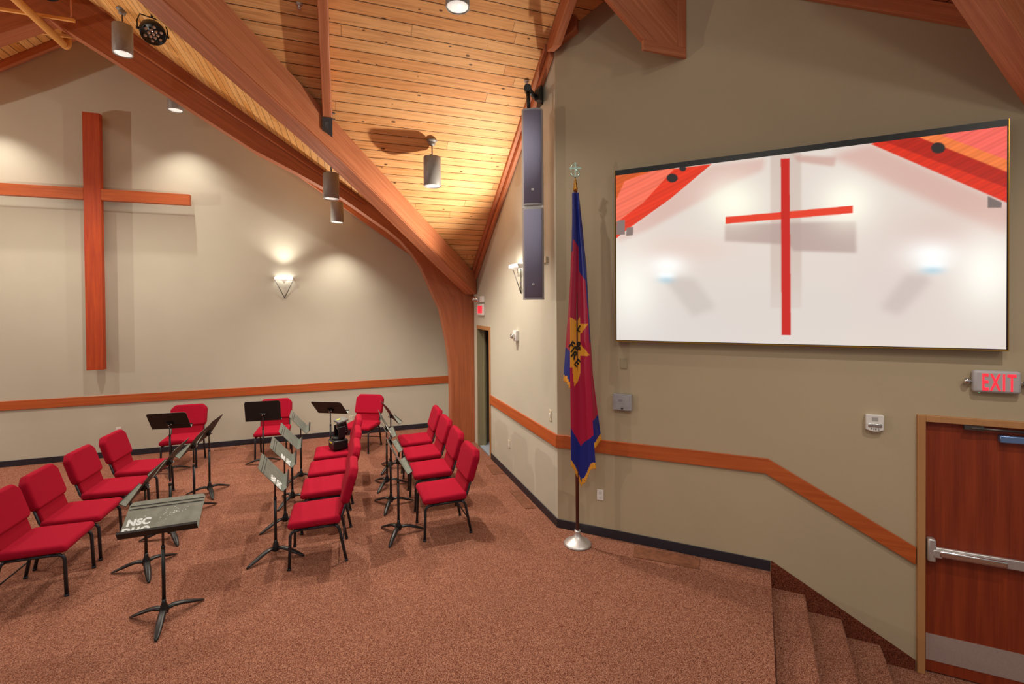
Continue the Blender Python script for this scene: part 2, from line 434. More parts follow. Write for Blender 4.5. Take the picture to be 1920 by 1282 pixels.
# jack rafter in the right hand ceiling, hung on the valley beam
JX = -.17
raf = thing('ceiling_rafter', 'single narrow rafter across the pine ceiling, hung on the diagonal beam', 'rafter', (JX, 6.05, zB(6.05)))
def rel(o, obj):
    """keep a world-space mesh in place under an unrotated empty"""
    obj.data.transform(T(-Vector(o.location))); obj.parent = o; return obj
rel(raf, beam('rafter_timber', (JX,5.93,zB(5.93)), (JX,3.98,zB(3.98)+.0), .1, .22, M['glulam']))
yh = JX + 6.247 - .125/S2 - .0       # right face of the diagonal beam under the rafter
b = MB().m(M['duct']); zt = zB(yh)-.21
b.prism([(JX-.05-.004,yh-.06,zt+.17),(JX-.054,yh+.05,zt+.17),(JX-.054,yh+.05,zt-.1),(JX-.054,yh-.06,zt-.04)], (.004,0,0))
b.prism([(JX+.05,yh-.06,zt+.17),(JX+.05,yh+.05,zt+.17),(JX+.05,yh+.05,zt-.1),(JX+.05,yh-.06,zt-.04)], (.004,0,0))
b.prism([(JX-.054,yh-.075,zt+.045),(JX+.054,yh-.075,zt+.045),(JX+.054,yh-.02,zt-.16),(JX-.054,yh-.07,zt-.10)], (0,-.012,0))
for dz in (.05,.12): b.tube([(JX-.085,yh-.03,zt+dz),(JX+.085,yh-.03,zt+dz)], .011, 8)
hg = rel(raf, b.done('joist_hanger')); hg['label'] = 'grey steel hanger'
# trim boards under the right ceiling along the side wall
t1 = thing('trim_1', None, None, (XS,6.5,0)); t1['kind'] = 'structure'
rel(t1, beam('ledger_board', (XS-.03,8.5,zB(8.5)), (XS-.03,CY+.02,zB(CY+.02)), .055, .17, M['glulam']))
rel(t1, beam('moulding', (XS-.085,8.5,zB(8.5)), (XS-.085,CY+.05,zB(CY+.05)), .05, .075, M['glulam']))
# cut end of the ledger turning the corner on the diagonal wall
def dboard(name, s0, s1, zt, zb_, thick, material, grain=None, parent=None):
    b = MB().m(material)
    b.prism([dpt(s0,zt[0],-.001),dpt(s1,zt[1],-.001),dpt(s1,zb_[1],-.001),dpt(s0,zb_[0],-.001)], (-thick*S2,-thick*S2,0), bev=.003)
    return b.done(name, parent, grain=grain or (dpt(s1,zt[1])-dpt(s0,zt[0])))
o = dboard('trim_2', -.02, .285, (5.63,5.74), (5.455,5.60), .1, M['glulam']); struct(o)
b = MB().m(M['glulam'])
b.prism([(2.2,4.93,5.56),(2.2,4.0,6.2),(2.2,4.0,5.95),(2.2,4.75,5.43),(2.2,4.93,5.45)], (.08,-.02,0)); struct(b.done('trim_3', grain=(0,-1,.69)))
# trim on the diagonal wall under the nave ceiling
s_c = lambda x: (x-CX)/S2
o = dboard('trim_4', s_c(3.3), 6.2, (zC(3.3),zC(CX+6.2*S2)), (zC(3.3)-.16,zC(CX+6.2*S2)-.16), .045, M['glulam']); struct(o)
# trim at the head of the back wall
t = thing('trim_5', None, None, (AX,YB,7)); t['kind'] = 'structure'
rel(t, beam('head_board', (2.3,YB-.04,zA(2.3)), (AX,YB-.04,zA(AX)), .08, .14, M['glulam']))
rel(t, beam('head_board', (2*AX-2.3,YB-.04,zA(2.3)), (AX,YB-.04,zA(AX)), .08, .14, M['glulam']))
# boxed arch end over the screen
bt = thing('boxed_beam', 'boxed reddish beam end with trimmed foot hanging above the screen', 'beam', (3.03,3.92,5.06))
Y0 = 3.92
def bprism(name, pts, y, th, mt, grain):
    b = MB().m(mt); b.prism([(x,y,z) for x,z in pts], (0,th,0), bev=.004); return rel(bt, b.done(name, grain=grain))
bprism('beam_body', [(3.27,5.13),(2.84,5.13),(2.80,5.15),(1.4,6.27),(1.4,7.2),(1.9,7.2),(3.27,5.98)], Y0+.012, .05, M['glulam'], (-1,0,.8))
bprism('foot_board', [(3.285,5.05),(2.77,5.05),(2.77,5.15),(3.285,5.15)], Y0-.012, .03, M['glulam'], (1,0,0))
bprism('end_board', [(3.285,5.15),(3.19,5.15),(3.19,6.03),(3.285,5.97)], Y0-.012, .03, M['glulam'], (0,0,1))
bprism('edge_board', [(2.77,5.15),(2.90,5.15),(1.4,6.35),(1.4,6.24)], Y0-.012, .03, M['glulam'], (-1,0,.8))
# nearer nave beam at the right edge of the view
yb = 1.92; bp = lambda x, dz: (x, yb, zC(x)-dz)
b = MB().m(M['glulam']); b.prism([(5.0,yb,zC(5.0)-.75),(2.95,yb,zC(2.95)-.75),(2.95,yb,zC(2.95)-.01),(5.0,yb,zC(5.0)-.01)], (0,.2,0), bev=.006)
tag(b.done('nave_beam', grain=(-1,0,.69)), 'pinkish sloping beam cutting the upper right corner of the ceiling', 'beam')

# ------------------------------------------------------------------ chair rails and baseboards
RZ0, RZ1 = .925, 1.075
def rail(name, pts):
    b = MB().m(M['cherry']); b.prism(pts[0], pts[1], bev=.004); return struct(b.done(name, grain=pts[2]))
rail('trim_6', ([(-11,YB-.001,RZ0),(2.2,YB-.001,RZ0),(2.2,YB-.001,RZ1),(-11,YB-.001,RZ1)], (0,-.022,0), (1,0,0)))
rail('trim_7', ([(XS-.001,CY-.008,RZ0),(XS-.001,D0-.045,RZ0),(XS-.001,D0-.045,RZ1),(XS-.001,CY-.008,RZ1)], (-.022,0,0), (0,1,0)))
e = -.022
sk = 2.135
b = MB().m(M['cherry'])
pl = [(-.009,RZ0),(2.112,RZ0+.012),(3.245,.317),(3.245,.468),(2.135,RZ1+.005),(-.009,RZ1)]
b.prism([dpt(s,z,-.001) for s,z in pl], (-.022*S2,-.022*S2,0), bev=.004)
struct(b.done('trim_8', grain=(S2,-S2,-.0)))
def base(name, pts, off):
    b = MB().m(M['base']); b.prism(pts, off, bev=.003); return struct(b.done(name))
base('baseboard_back', [(-11,YB-.001,.001),(1.84,YB-.001,.001),(1.84,YB-.001,.1),(-11,YB-.001,.1)], (0,-.012,0))
base('baseboard_side', [(XS-.001,CY-.004,.001),(XS-.001,D0-.05,.001),(XS-.001,D0-.05,.1),(XS-.001,CY-.004,.1)], (-.012,0,0))
base('baseboard_diagonal', [dpt(-.004,.001,-.001),dpt(2.152,.001,-.001),dpt(2.152,.1,-.001),dpt(-.004,.1,-.001)], (-.012*S2,-.012*S2,0))
# carpet skirt against the wall beside the steps
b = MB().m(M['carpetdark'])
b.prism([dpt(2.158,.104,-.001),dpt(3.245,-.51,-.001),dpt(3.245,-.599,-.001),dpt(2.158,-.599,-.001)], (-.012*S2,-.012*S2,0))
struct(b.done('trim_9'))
# ------------------------------------------------------------------ door with panic bar on the diagonal wall (local frame)
d1 = diag('door_1', s=DS0, z=-.6); d1['kind'] = 'structure'
W = DS1 - DS0; Hh = DT + .6
b = MB().m(M['frame'])
b.box((0,-.03,0),(.055,.14,Hh),bev=.004); b.box((W-.055,-.03,0),(W,.14,Hh),bev=.004); b.box((.055,-.03,Hh-.055),(W-.055,.14,Hh),bev=.004)
b.box((.055,.07,0),(.07,.14,Hh-.055)); b.box((W-.07,.07,0),(W-.055,.14,Hh-.055)); b.box((.07,.07,Hh-.07),(W-.07,.14,Hh-.055))
b.done('door_frame', d1, grain=(0,0,1))
b = MB().m(M['doorwood']); b.box((.059,.022,.012),(W-.059,.066,Hh-.06),bev=.002); leaf = b.done('door_leaf', d1, grain=(0,0,1))
b = MB().m(M['silver']); b.box((.07,.018,.11),(W-.07,.0215,.335)); kp = b.done('kick_plate', leaf); kp['label'] = 'brushed steel kick plate'
pb = MB().m(M['silver'])
pb.box((.066,-.045,.975),(.122,.02,1.17),bev=.014)
pb.box((.1,-.05,1.02),(.16,-.01,1.085),bev=.006)
bar = pb.done('panic_bar', leaf); bar['label'] = 'chrome panic bar'
b = MB().m(M['silver']); b.box((.12,-.03,1.02),(W-.07,.0,1.1),bev=.008); b.box((.12,-.012,1.04),(W-.07,.021,1.085))
b.done('touch_rail', bar)
b = MB().m(M['chrome']); b.box((.14,-.06,1.035),(.56,-.03,1.088),bev=.012); b.done('push_pad', bar)
b = MB().m(plain('blue tinted aluminium', lin(120,150,200), .3, .7)); b.box((.52,-.03,2.03),(.84,.021,2.085),bev=.006)
cl = b.done('door_closer', leaf)
b = MB().m(M['duct']); b.tube([(.7,-.012,2.09),(.72,-.02,2.125),(.34,-.03,2.13)], .011, 8); b.box((.3,-.035,2.115),(.42,-.01,2.15)); b.done('closer_arm', cl)

# side door, standing open into a dark hall
d2 = thing('door_2', None, None, (XS,D0,0)); d2['kind'] = 'structure'
b = MB().m(M['frame'])
b.box((-.012,-.045,.001),(.15,.02,DZ+.045)); b.box((-.012,.02,DZ-.02),(.15,D1-D0,DZ+.045))
b.done('door_frame', d2, grain=(0,0,1))
b = MB().m(M['olivedoor']); b.box((-.01,D1-D0-.035,.001),(.155,D1-D0+.005,DZ-.02)); b.box((.1,D1-D0-.06,.001),(.13,D1-D0-.035,DZ-.02)); b.done('jamb', d2)
b = MB().m(M['doorwood']); b.box((.16,.03,.015),(.95,.075,DZ-.03)); lf2 = b.done('door_leaf', d2, grain=(0,0,1))
for z in (.45,1.15,1.9):
    b = MB().m(M['silver']); b.box((.12,.012,z-.055),(.20,.032,z+.055)); b.tube([(.15,.034,z-.06),(.15,.034,z+.06)],.012,8); b.done('hinge', lf2)

# ------------------------------------------------------------------ big wooden cross on the back wall
cr = thing('wooden_cross', 'tall reddish wooden cross mounted on the cream back wall', 'cross', (-3.96,YB-.16,1.54))
b = MB().m(M['cross']); b.box((-.118,-.05,0),(.118,.05,4.3),bev=.004); b.done('upright', cr, grain=(0,0,1))
b = MB().m(M['cherry']); b.box((-1.4,-.048,2.85),(-.119,.048,3.04),bev=.004); b.box((.119,-.048,2.85),(1.39,.048,3.04),bev=.004); b.done('crossbar', cr, grain=(1,0,0))
b = MB().m(M['duct'])
b.done('none') if False else b.bm.free()
for z in (.5,2.1,3.8):
    b = MB().m(M['duct']); b.box((-.03,.05,z),(.03,.159,z+.08)); b.done('wall_bracket', cr)

# ------------------------------------------------------------------ sconces
def sconce(loc, rz, label):
    s = thing('wall_sconce', label, 'wall lamp', loc, rz, 'wedge wall sconces')
    b = MB().m(M['sconce'])
    b.prism([(-.155,-.13,-.005),(.155,-.13,-.005),(.17,-.10,-.065),(.05,-.085,-.068),(0,-.07,-.125),(-.05,-.085,-.068),(-.17,-.10,-.065)], (0,.012,0))
    for sx in (-1,1): b.prism([(sx*.155,-.13,-.005),(sx*.155,-.001,-.005),(sx*.165,-.001,-.065),(sx*.17,-.10,-.065)], (sx*-.008,0,0))
    b.done('glass_shade', s)
    b = MB().m(M['glow']); b.box((-.15,-.125,-.02),(.15,-.004,-.004)); b.box((-.15,-.1335,-.042),(.15,-.131,-.004)); g = b.done('lamp_tray', s); g['label'] = 'glowing lamp tray'
    for sx in (-1,1):
        b = MB().m(M['duct']); b.tube([(sx*.155,-.07,-.068),(0,-.012,-.40)], .0065, 6); b.done('stay_rod', s)
    return s
sconce((-1.09,YB,3.15), 0, 'lit wedge wall sconce on the cream back wall right of the cross')
sconce((XS,6.03,3.13), -PI/2, 'lit wedge sconce on the side wall, half behind the hanging speaker')

# ------------------------------------------------------------------ pendant cylinder lights
def pendant(x, y, zc, label, slope_dir):
    p = thing('pendant_light', label, 'ceiling lamp', (x,y,zc), 0, 'grey cylinder pendant lights')
    b = MB().m(M['grey']); 
    b.lathe([(.0,.0),(.055,0),(.068,-.012),(.068,-.02),(.05,-.035),(.02,-.05)], n=20); b.lathe([(.03,-.03),(.045,-.05),(.04,-.075),(.01,-.09)], n=16)
    b.done('canopy', p)
    b = MB().m(M['duct']); b.tube([(0,0,-.03),(0,0,-.24)], .008, 8); b.done('stem', p)
    b = MB().m(M['grey']); b.lathe([(.02,-.228),(.108,-.23),(.113,-.236),(.113,-.61),(.108,-.612),(.104,-.61),(.1,-.56),(.02,-.555)], n=36); c = b.done('cylinder_shade', p)
    b = MB().m(M['lens']); b.lathe([(.0,-.575),(.05,-.58),(.099,-.6),(.099,-.602),(.0,-.602)], n=30); r = b.done('reflector', c); r['label'] = 'bright ribbed reflector'
    return p
pend = [(-2.775,7.723,zA(-2.775),'grey cylinder pendant highest on the left, beside the black stage spotlight'),
        (-.176,7.57,zA(-.176),'grey cylinder pendant hanging just below the diagonal beam, in front of the arch'),
        (1.095,6.154,zB(6.154),'grey cylinder pendant with round canopy hanging alone from the pine ceiling'),
        (1.03,4.36,zB(4.36),'grey cylinder pendant cut off by the top edge, over the pine ceiling'),
        (-2.66,9.4,zA(-2.66),'grey cylinder pendant half hidden behind the arch near the cross top'),
        (-.122,9.4,zA(-.122),'grey cylinder pendant behind the arch, above the back wall sconce')]
for q in pend: pendant(q[0], q[1], q[2]+.01, q[3], 0)

# ------------------------------------------------------------------ black LED stage spotlights
def par(loc, rz, tilt, label):
    p = thing('stage_spotlight', label, 'stage light', loc, rz, 'black LED stage spotlights')
    Mx = RX(tilt)
    b = MB().m(M['black']); b.lathe([(.0,.1),(.09,.1),(.125,.07),(.135,.02),(.135,-.05),(.13,-.055),(.122,-.05),(.122,-.042),(.0,-.042)], n=32, M_=Mx); h = b.done('lamp_housing', p)
    pts = [(0,0)] + [(.045*math.cos(k*PI/3),.045*math.sin(k*PI/3)) for k in range(6)] + [(.088*math.cos(k*PI/3+.5),.088*math.sin(k*PI/3+.5)) for k in range(6)]
    for x, y in pts:
        b = MB().m(M['parlens']); b.lathe([(.0,-.05),(.014,-.048),(.02,-.042)], c=(x,y,0), n=12, M_=Mx); b.done('lens', h)
    b = MB().m(M['black'])
    b.tube([(-.15,0,0),(-.15,.03,.1),(-.12,.05,.2),(.12,.05,.2),(.15,.03,.1),(.15,0,0)], .008, 6)
    b.tube([(-.165,0,0),(-.125,0,0)], .018, 8); b.tube([(.165,0,0),(.125,0,0)], .018, 8); b.tube([(0,.05,.2),(0,.05,.26)], .012, 8); b.done('yoke', p)
    return p
par((-2.2,6.98,5.97), .45, -.7, 'black LED spotlight with many lenses on the ceiling beside the upper left pendant')
par((-3.78,8.2,6.93), .1, -.5, 'black LED spotlight cut off by the top edge, at the arch peak')
# clamp rail for the spotlights on the ceiling
b = MB().m(M['glulam']); b.tube([(-3.2,8.545,6.62),(.35,8.545,4.36)], .016, 8)
tag(b.done('conduit_pipe', grain=(1,0,-.6)), 'thin brown painted conduit running along the face of the arch', 'pipe')

# ------------------------------------------------------------------ ochre sprinkler pipe on trapeze hangers under the ridge
pp = thing('ridge_pipe', 'thick ochre painted pipe under the ridge at upper left', 'pipe', (-3.93,8.0,6.53))
b = MB().m(M['yellowpaint']); b.tube([(0,-4.5,0),(0,.93,0)], .05, 16); b.done('pipe_run', pp)
b = MB().m(M['yellowpaint']); b.tube([(0,.9,0),(0,.97,.01),(0,1.0,.05),(0,1.0,.3)], .056, 12); b.done('elbow', pp)
for y, xa, xb, zz, lab in ((8.3,-.46,.36,6.61,'painted steel trapeze hanger below the ridge pipe in front of the arch'), (8.9,-.28,.22,6.655,'painted steel trapeze hanger below the ridge pipe behind the arch')):
    h = thing('trapeze_hanger', lab, 'hanger', (-3.93,y,zz), 0, 'pipe trapeze hangers')
    b = MB().m(M['yellowpaint']); b.box((xa-.04,-.018,-.02),(xb+.04,.018,.018)); b.done('strut_bar', h)
    for x in (xa, xb):
        xx = -3.93+x; zc_ = zA(xx) if xx > AX else zA(2*AX-xx)
        b = MB().m(M['glulam']); b.tube([(x,0,0),(x,0,zc_-zz)], .012, 8); b.done('hanger_rod', h, grain=(0,0,1))

# small sprinkler heads
def sprinkler(x, y, zf, label):
    b = MB().m(M['silver']); b.lathe([(.0,0),(.035,0),(.03,-.012),(.012,-.016),(.012,-.04),(.02,-.045),(.02,-.05),(.0,-.052)], n=14)
    o = b.done('sprinkler_head'); o.location = (x,y,zf+.006); tag(o, label, 'sprinkler', 'ceiling sprinklers')
sprinkler(-.39,5.03,zB(5.03),'small metal sprinkler head on the pine ceiling left of the narrow rafter')
sprinkler(2.11,5.35,zB(5.35),'small metal sprinkler head on the pine ceiling above the speaker bracket')

# ------------------------------------------------------------------ LED video screen
SS0, SS1, SZ0, SZ1 = .703, 3.79, 2.176, 3.99
SW, SH = SS1-SS0, SZ1-SZ0
scr = diag('video_screen', 'large lit wall screen showing a live picture of the red cross', 'screen', SS0, SZ0)
b = MB().m(M['black']); b.box((0,-.085,0),(SW,-.001,SH)); b.done('screen_cabinet', scr)
b = MB().m(M['brass'])
for a, c in (((-.006,-.092,-.006),(SW+.006,-.08,.004)), ((-.006,-.092,.004),(.0,-.08,SH)), ((SW,-.092,.004),(SW+.006,-.08,SH))): b.box(a, c)
b.done('bezel', scr)
def picture():
    nx, nz = 480, 270; ss = 3
    top = SH - .055
    # homography: screen (x,z) -> reference drawing coordinates
    src = [(0,0),(SW,0),(SW,top),(0,top)]; dst = [(47,1058),(1865,1095),(1870,48),(45,272)]
    A = []; B = []
    for (x, y), (u, v) in zip(src, dst):
        A += [[x,y,1,0,0,0,-u*x,-u*y],[0,0,0,x,y,1,-v*x,-v*y]]; B += [u, v]
    h = np.linalg.solve(np.array(A, float), np.array(B, float))
    gx, gz = np.meshgrid(np.linspace(.008,SW-.008,nx*ss), np.linspace(.01,top,nz*ss))
    w = h[6]*gx+h[7]*gz+1; X = (h[0]*gx+h[1]*gz+h[2])/w; Y = (h[3]*gx+h[4]*gz+h[5])/w
    def inside(poly):
        r = np.zeros(X.shape, bool); n = len(poly)
        for i in range(n):
            (x0,y0),(x1,y1) = poly[i], poly[(i+1)%n]
            if y0 == y1: continue
            c = ((y0 > Y) != (y1 > Y)) & (X < (x1-x0)*(Y-y0)/(y1-y0)+x0); r ^= c
        return r
    C = np.zeros(X.shape+(3,)); C[:] = (222,210,200)
    def gauss(cx, cy, sx, sy, col, k):
        g = (k*np.exp(-((X-cx)/sx)**2-((Y-cy)/sy)**2))[...,None]; C[:] = C*(1-g)+np.array(col)*g
    def fill(poly, col, a=1.):
        m = inside(poly); C[m] = C[m]*(1-a)+np.array(col)*a
    def soft(poly, col, a, k):
        m = inside(poly).astype(float)
        for ax in (0,1):
            for _ in range(2):
                p = np.pad(m, [(k+1,k) if i == ax else (0,0) for i in (0,1)], mode='edge').cumsum(ax)
                m = (np.take(p, range(2*k+1, p.shape[ax]), ax)-np.take(p, range(0, p.shape[ax]-2*k-1), ax))/(2*k+1)
        m = (m*a)[...,None]; C[:] = C*(1-m)+np.array(col)*m
    gauss(300,1000,700,200,(214,208,206),.6); gauss(1600,560,260,140,(214,186,176),.7); gauss(240,640,170,80,(222,196,184),.6)
    soft([(1060,190),(1860,560),(1865,410),(1240,130),(1060,180)], (208,164,152), .8, 16)
    soft([(500,225),(750,195),(740,250),(620,300),(200,530),(60,590),(60,560)], (212,172,160), .75, 10)
    soft([(775,150),(918,150),(918,900),(775,900)], (196,174,162), .6, 3)
    soft([(880,180),(1080,190),(1070,235),(900,210)], (200,160,148), .85, 5)
    soft([(563,505),(1170,490),(1172,640),(880,630),(860,600),(560,585)], (178,154,146), .85, 5)
    gauss(420,620,200,60,(226,200,190),.6); gauss(1330,820,220,220,(218,200,196),.5); gauss(950,900,500,140,(216,206,198),.6)
    gauss(600,400,130,110,(255,252,232),.95); gauss(1130,400,130,120,(255,252,235),.95); gauss(120,800,130,190,(252,250,240),.9); gauss(1770,720,150,180,(255,252,242),.95)
    gauss(1520,650,130,70,(255,255,252),.95); gauss(290,700,90,50,(255,255,250),.95)
    soft([(280,770),(410,940),(520,900),(420,760),(330,750)], (196,184,176), .6, 14); soft([(1515,770),(1370,930),(1280,900),(1400,740),(1490,740)], (192,178,172), .6, 14)
    fill([(565,470),(1156,418),(1156,453),(565,502)], (226,62,38)); fill([(823,197),(863,195),(868,1027),(826,1027)], (196,32,26))
    # timber at the upper corners
    fill([(45,275),(500,220),(310,380),(100,530),(45,575)], (222,52,26)); fill([(45,262),(330,235),(180,400),(45,500)], (240,110,84)); fill([(45,262),(250,240),(90,300),(45,400)], (206,84,30))
    fill([(1240,130),(1400,60),(1880,20),(1880,415)], (214,44,20)); fill([(1460,100),(1580,60),(1870,200),(1870,270)], (236,120,60)); fill([(1560,90),(1880,20),(1880,215)], (240,100,88)); fill([(1300,118),(1880,345),(1880,270),(1460,100)], (150,20,10), .6)
    gr = (1+.03*np.sin((X*.55+Y*1.0)*.11)+.035*np.sin((X*.5+Y)*.31))[...,None]; red = ((C[...,0]-C[...,2]) > 90) & (Y < 580) & ((X < 520) | (X > 1230)); C[red] = (C*gr)[red]
    for (x, y, r) in ((315,285,26),(1548,150,32),(365,240,16)):
        m = ((X-x)/r)**2+((Y-y)/(r*.8))**2 < 1; C[m] = (40,34,34)
    fill([(52,488),(92,480),(92,552),(52,554)], (128,110,104)); fill([(98,520),(130,516),(130,556),(98,558)], (130,112,106)); fill([(1774,375),(1838,405),(1836,430),(1774,430)], (120,104,100))
    gauss(285,745,40,16,(250,255,255),1.); gauss(285,768,38,16,(150,200,225),.5); gauss(1522,695,54,20,(250,255,255),1.); gauss(1522,722,52,18,(150,200,225),.55)
    C = C.reshape(nz,ss,nx,ss,3).mean((1,3)); gx, gz = np.meshgrid(np.linspace(.008,SW-.008,nx), np.linspace(.01,top,nz))
    L = np.clip(C,0,255)/255.; L = np.where(L <= .04045, L/12.92, ((L+.055)/1.055)**2.4)
    me = bpy.data.meshes.new('picture')
    V = np.stack([gx, np.full_like(gx, -.0875), gz], -1).reshape(-1,3)
    idx = np.arange(nx*nz).reshape(nz,nx)
    F = np.stack([idx[:-1,:-1],idx[:-1,1:],idx[1:,1:],idx[1:,:-1]],-1).reshape(-1,4)
    me.from_pydata(V.tolist(), [], F.tolist())
    at = me.color_attributes.new('picture_colour', 'FLOAT_COLOR', 'POINT')
    at.data.foreach_set('color', np.concatenate([L.reshape(-1,3), np.ones((nx*nz,1))],1).astype(np.float32).ravel())
    m, nt, bs = mat('screen picture'); bs.inputs['Base Color'].default_value = (.01,.01,.01,1); bs.inputs['Roughness'].default_value = .6
    a = nd(nt, 'ShaderNodeAttribute'); a.attribute_name = 'picture_colour'
    nt.links.new(a.outputs['Color'], bs.inputs['Emission Color']); bs.inputs['Emission Strength'].default_value = 1.05
    me.materials.append(m)
    o = bpy.data.objects.new('picture', me); COL.objects.link(o); o.parent = scr; o['label'] = 'glowing picture of a red cross on a white wall'
picture()

# ------------------------------------------------------------------ things on the walls
def plate(name, root, w, h, material, d=.008, holes=None):
    b = MB().m(material); b.box((-w/2,-d,-h/2),(w/2,-.0005,h/2),bev=.003); b.done('cover_plate', root)
def outlet(root, material=None):
    plate('p', root, .075, .12, material or M['white'])
    for z in (.026,-.026):
        b = MB().m(M['white']); b.box((-.017,-.0105,z-.015),(.017,-.007,z+.015),bev=.002)
        b.m(M['ink']); b.box((-.008,-.0112,z-.003),(-.005,-.0104,z+.008)); b.box((.005,-.0112,z-.003),(.008,-.0104,z+.008)); b.tube([(0,-.0112,z-.009),(0,-.0104,z-.009)],.0025,6); b.done('socket', root)
outlet(diag('wall_outlet','white electrical outlet low on the khaki wall right of the flag','outlet',.5,.46))
outlet(thing('wall_outlet','ivory outlet low on the side wall below the chair rail','outlet',(XS,6.61,.50),-PI/2), M['ivory'])
outlet(thing('wall_outlet','white outlet on the back wall showing above a left row chair','outlet',(-3.73,YB,.45)))
outlet(thing('wall_outlet','small outlet low on the back wall behind the far music stand','outlet',(.09,YB,.32)), M['ivory'])
sw = thing('light_switch','ivory light switch on the side wall just above the chair rail','switch',(XS,5.1,1.255),-PI/2)
plate('p', sw, .075, .13, M['ivory']); b = MB().m(M['white']); b.box((-.012,-.014,-.025),(.012,-.007,.025),bev=.003); b.done('rocker', sw)
pl = diag('blank_plate','painted over blank plate just below the left end of the screen','wall plate',.765,1.93)
plate('p', pl, .075, .115, M['khakiplate'])
pl = thing('wall_plate','pale wall plate high beside the hanging speaker','wall plate',(XS,5.22,3.11),-PI/2)
plate('p', pl, .15, .07, M['ivory'], .03)
# thermostat in a clear guard
th = diag('thermostat','thermostat inside a clear locking guard right of the flag','thermostat',.757,1.515)
g = plain('clear guard plastic', (.8,.8,.84), .15); g.node_tree.nodes['Principled BSDF'].inputs['Transmission Weight'].default_value = .75
b = MB().m(M['white']); b.box((-.07,-.028,-.055),(.075,-.001,.06),bev=.006); bd = b.done('thermostat_body', th)
b = MB().m(M['ink']); b.box((-.045,-.030,.0),(.0,-.0275,.028)); b.box((.015,-.030,.005),(.022,-.0275,.02)); b.box((-.03,-.03,-.025),(-.022,-.0275,-.018)); b.box((-.01,-.03,-.025),(-.002,-.0275,-.018)); b.box((.015,-.03,-.025),(.024,-.0275,-.018)); b.done('display', bd)
b = MB().m(g); 
b.box((-.1,-.05,-.085),(.1,-.045,.085)); b.box((-.1,-.045,.08),(.1,-.0005,.085)); b.box((-.1,-.045,-.085),(.1,-.0005,-.08)); b.box((-.1,-.045,-.08),(-.095,-.0005,.08)); b.box((.095,-.045,-.08),(.1,-.0005,.08)); b.done('clear_guard', th)
b = MB().m(M['white']); b.box((-.1,-.008,-.085),(.1,-.0006,.085)); b.done('back_plate', th)
b = MB().m(M['black']); b.tube([(0,-.056,-.066),(0,-.05,-.066)], .011, 12); b.done('lock', th)
# fire alarm strobe
fa = diag('fire_alarm','white fire alarm strobe on the khaki wall left of the wooden door','fire alarm',2.955,1.51)
b = MB().m(M['white']); pts = [(-.064,.07),(.064,.07),(.064,-.06),(.03,-.074),(0,-.078),(-.03,-.074),(-.064,-.06)]
b.prism([(x,-.001,z) for x,z in pts], (0,-.045,0), bev=.006); b.done('housing', fa)
b = MB().m(M['chrome']); b.box((-.05,-.056,-.034),(.05,-.044,-.004),bev=.006); b.done('strobe_window', fa)
b = MB().m(M['grey'])
for k in range(5): b.box((-.022,-.048,.018+.007*k),(.022,-.0455,.021+.007*k))
b.done('sounder_grille', fa)
text_mesh('lettering','F I R E',.024,M['ink'],T((0,-.0465,-.054))@UPR,fa,.0008)
# horn strobe on the side wall
hs = thing('alarm_horn','small white alarm horn with clear strobe on the side wall under the sconce','alarm',(XS,6.22,2.14),-PI/2)
b = MB().m(M['white']); b.box((-.06,-.05,-.075),(.06,-.001,.075),bev=.008); b.done('housing', hs)
b = MB().m(M['chrome']); b.box((-.04,-.1,-.04),(.04,-.05,.03),bev=.014); b.done('strobe_window', hs)
# EXIT sign on the diagonal wall
ex = diag('exit_sign','grey EXIT sign with red letters above the wooden door','exit sign',3.742,1.916)
b = MB().m(plain('light grey plastic', lin(176,172,174), .5)); b.box((-.145,-.06,-.088),(.145,-.001,.092),bev=.022,seg=3); b.done('housing', ex)
fit_mesh(text_mesh('letters','EXIT',.175,M['exitred'],T((0,-.061,0))@UPR,ex,.002,bold=.003,space=1.22), .2, .135, .01, .0)
for sx in (-1,1):
    b = MB().m(M['chrome']); b.tube([(sx*.14,-.03,.0),(sx*.165,-.035,.0)],.008,8); b.lathe([(.0,.02),(.018,.015),(.024,.0),(.02,-.012),(.0,-.016)], n=16, M_=T((sx*.178,-.04,0))@RX(PI/2)); b.done('lamp_head', ex)
b = MB().m(M['green']); b.lathe([(.0,-.091),(.006,-.09),(.006,-.084)], c=(-.1,-.03,0), n=10); b.done('indicator', ex)
# small exit sign with emergency heads by the arch
se = thing('exit_sign','small exit sign with emergency lamps beside the arch column','exit sign',(XS,8.05,2.57),-PI/2)
b = MB().m(M['white']); b.box((-.2,-.04,-.17),(.2,-.001,.035),bev=.01); b.done('housing', se)
b = MB().m(M['white']); b.box((-.22,-.05,.06),(.22,-.001,.17),bev=.01); b.done('battery_box', se)
b = MB().m(M['exitred']); b.box((-.12,-.042,-.13),(.16,-.0405,.0)); b.done('lit_panel', se)
for sx in (-.16,.0):
    b = MB().m(M['chrome']); b.lathe([(.0,.04),(.045,.03),(.05,.0),(.04,-.02),(.0,-.03)], n=18, M_=T((sx,-.09,.115))@RX(PI/2)); b.done('lamp_head', se)

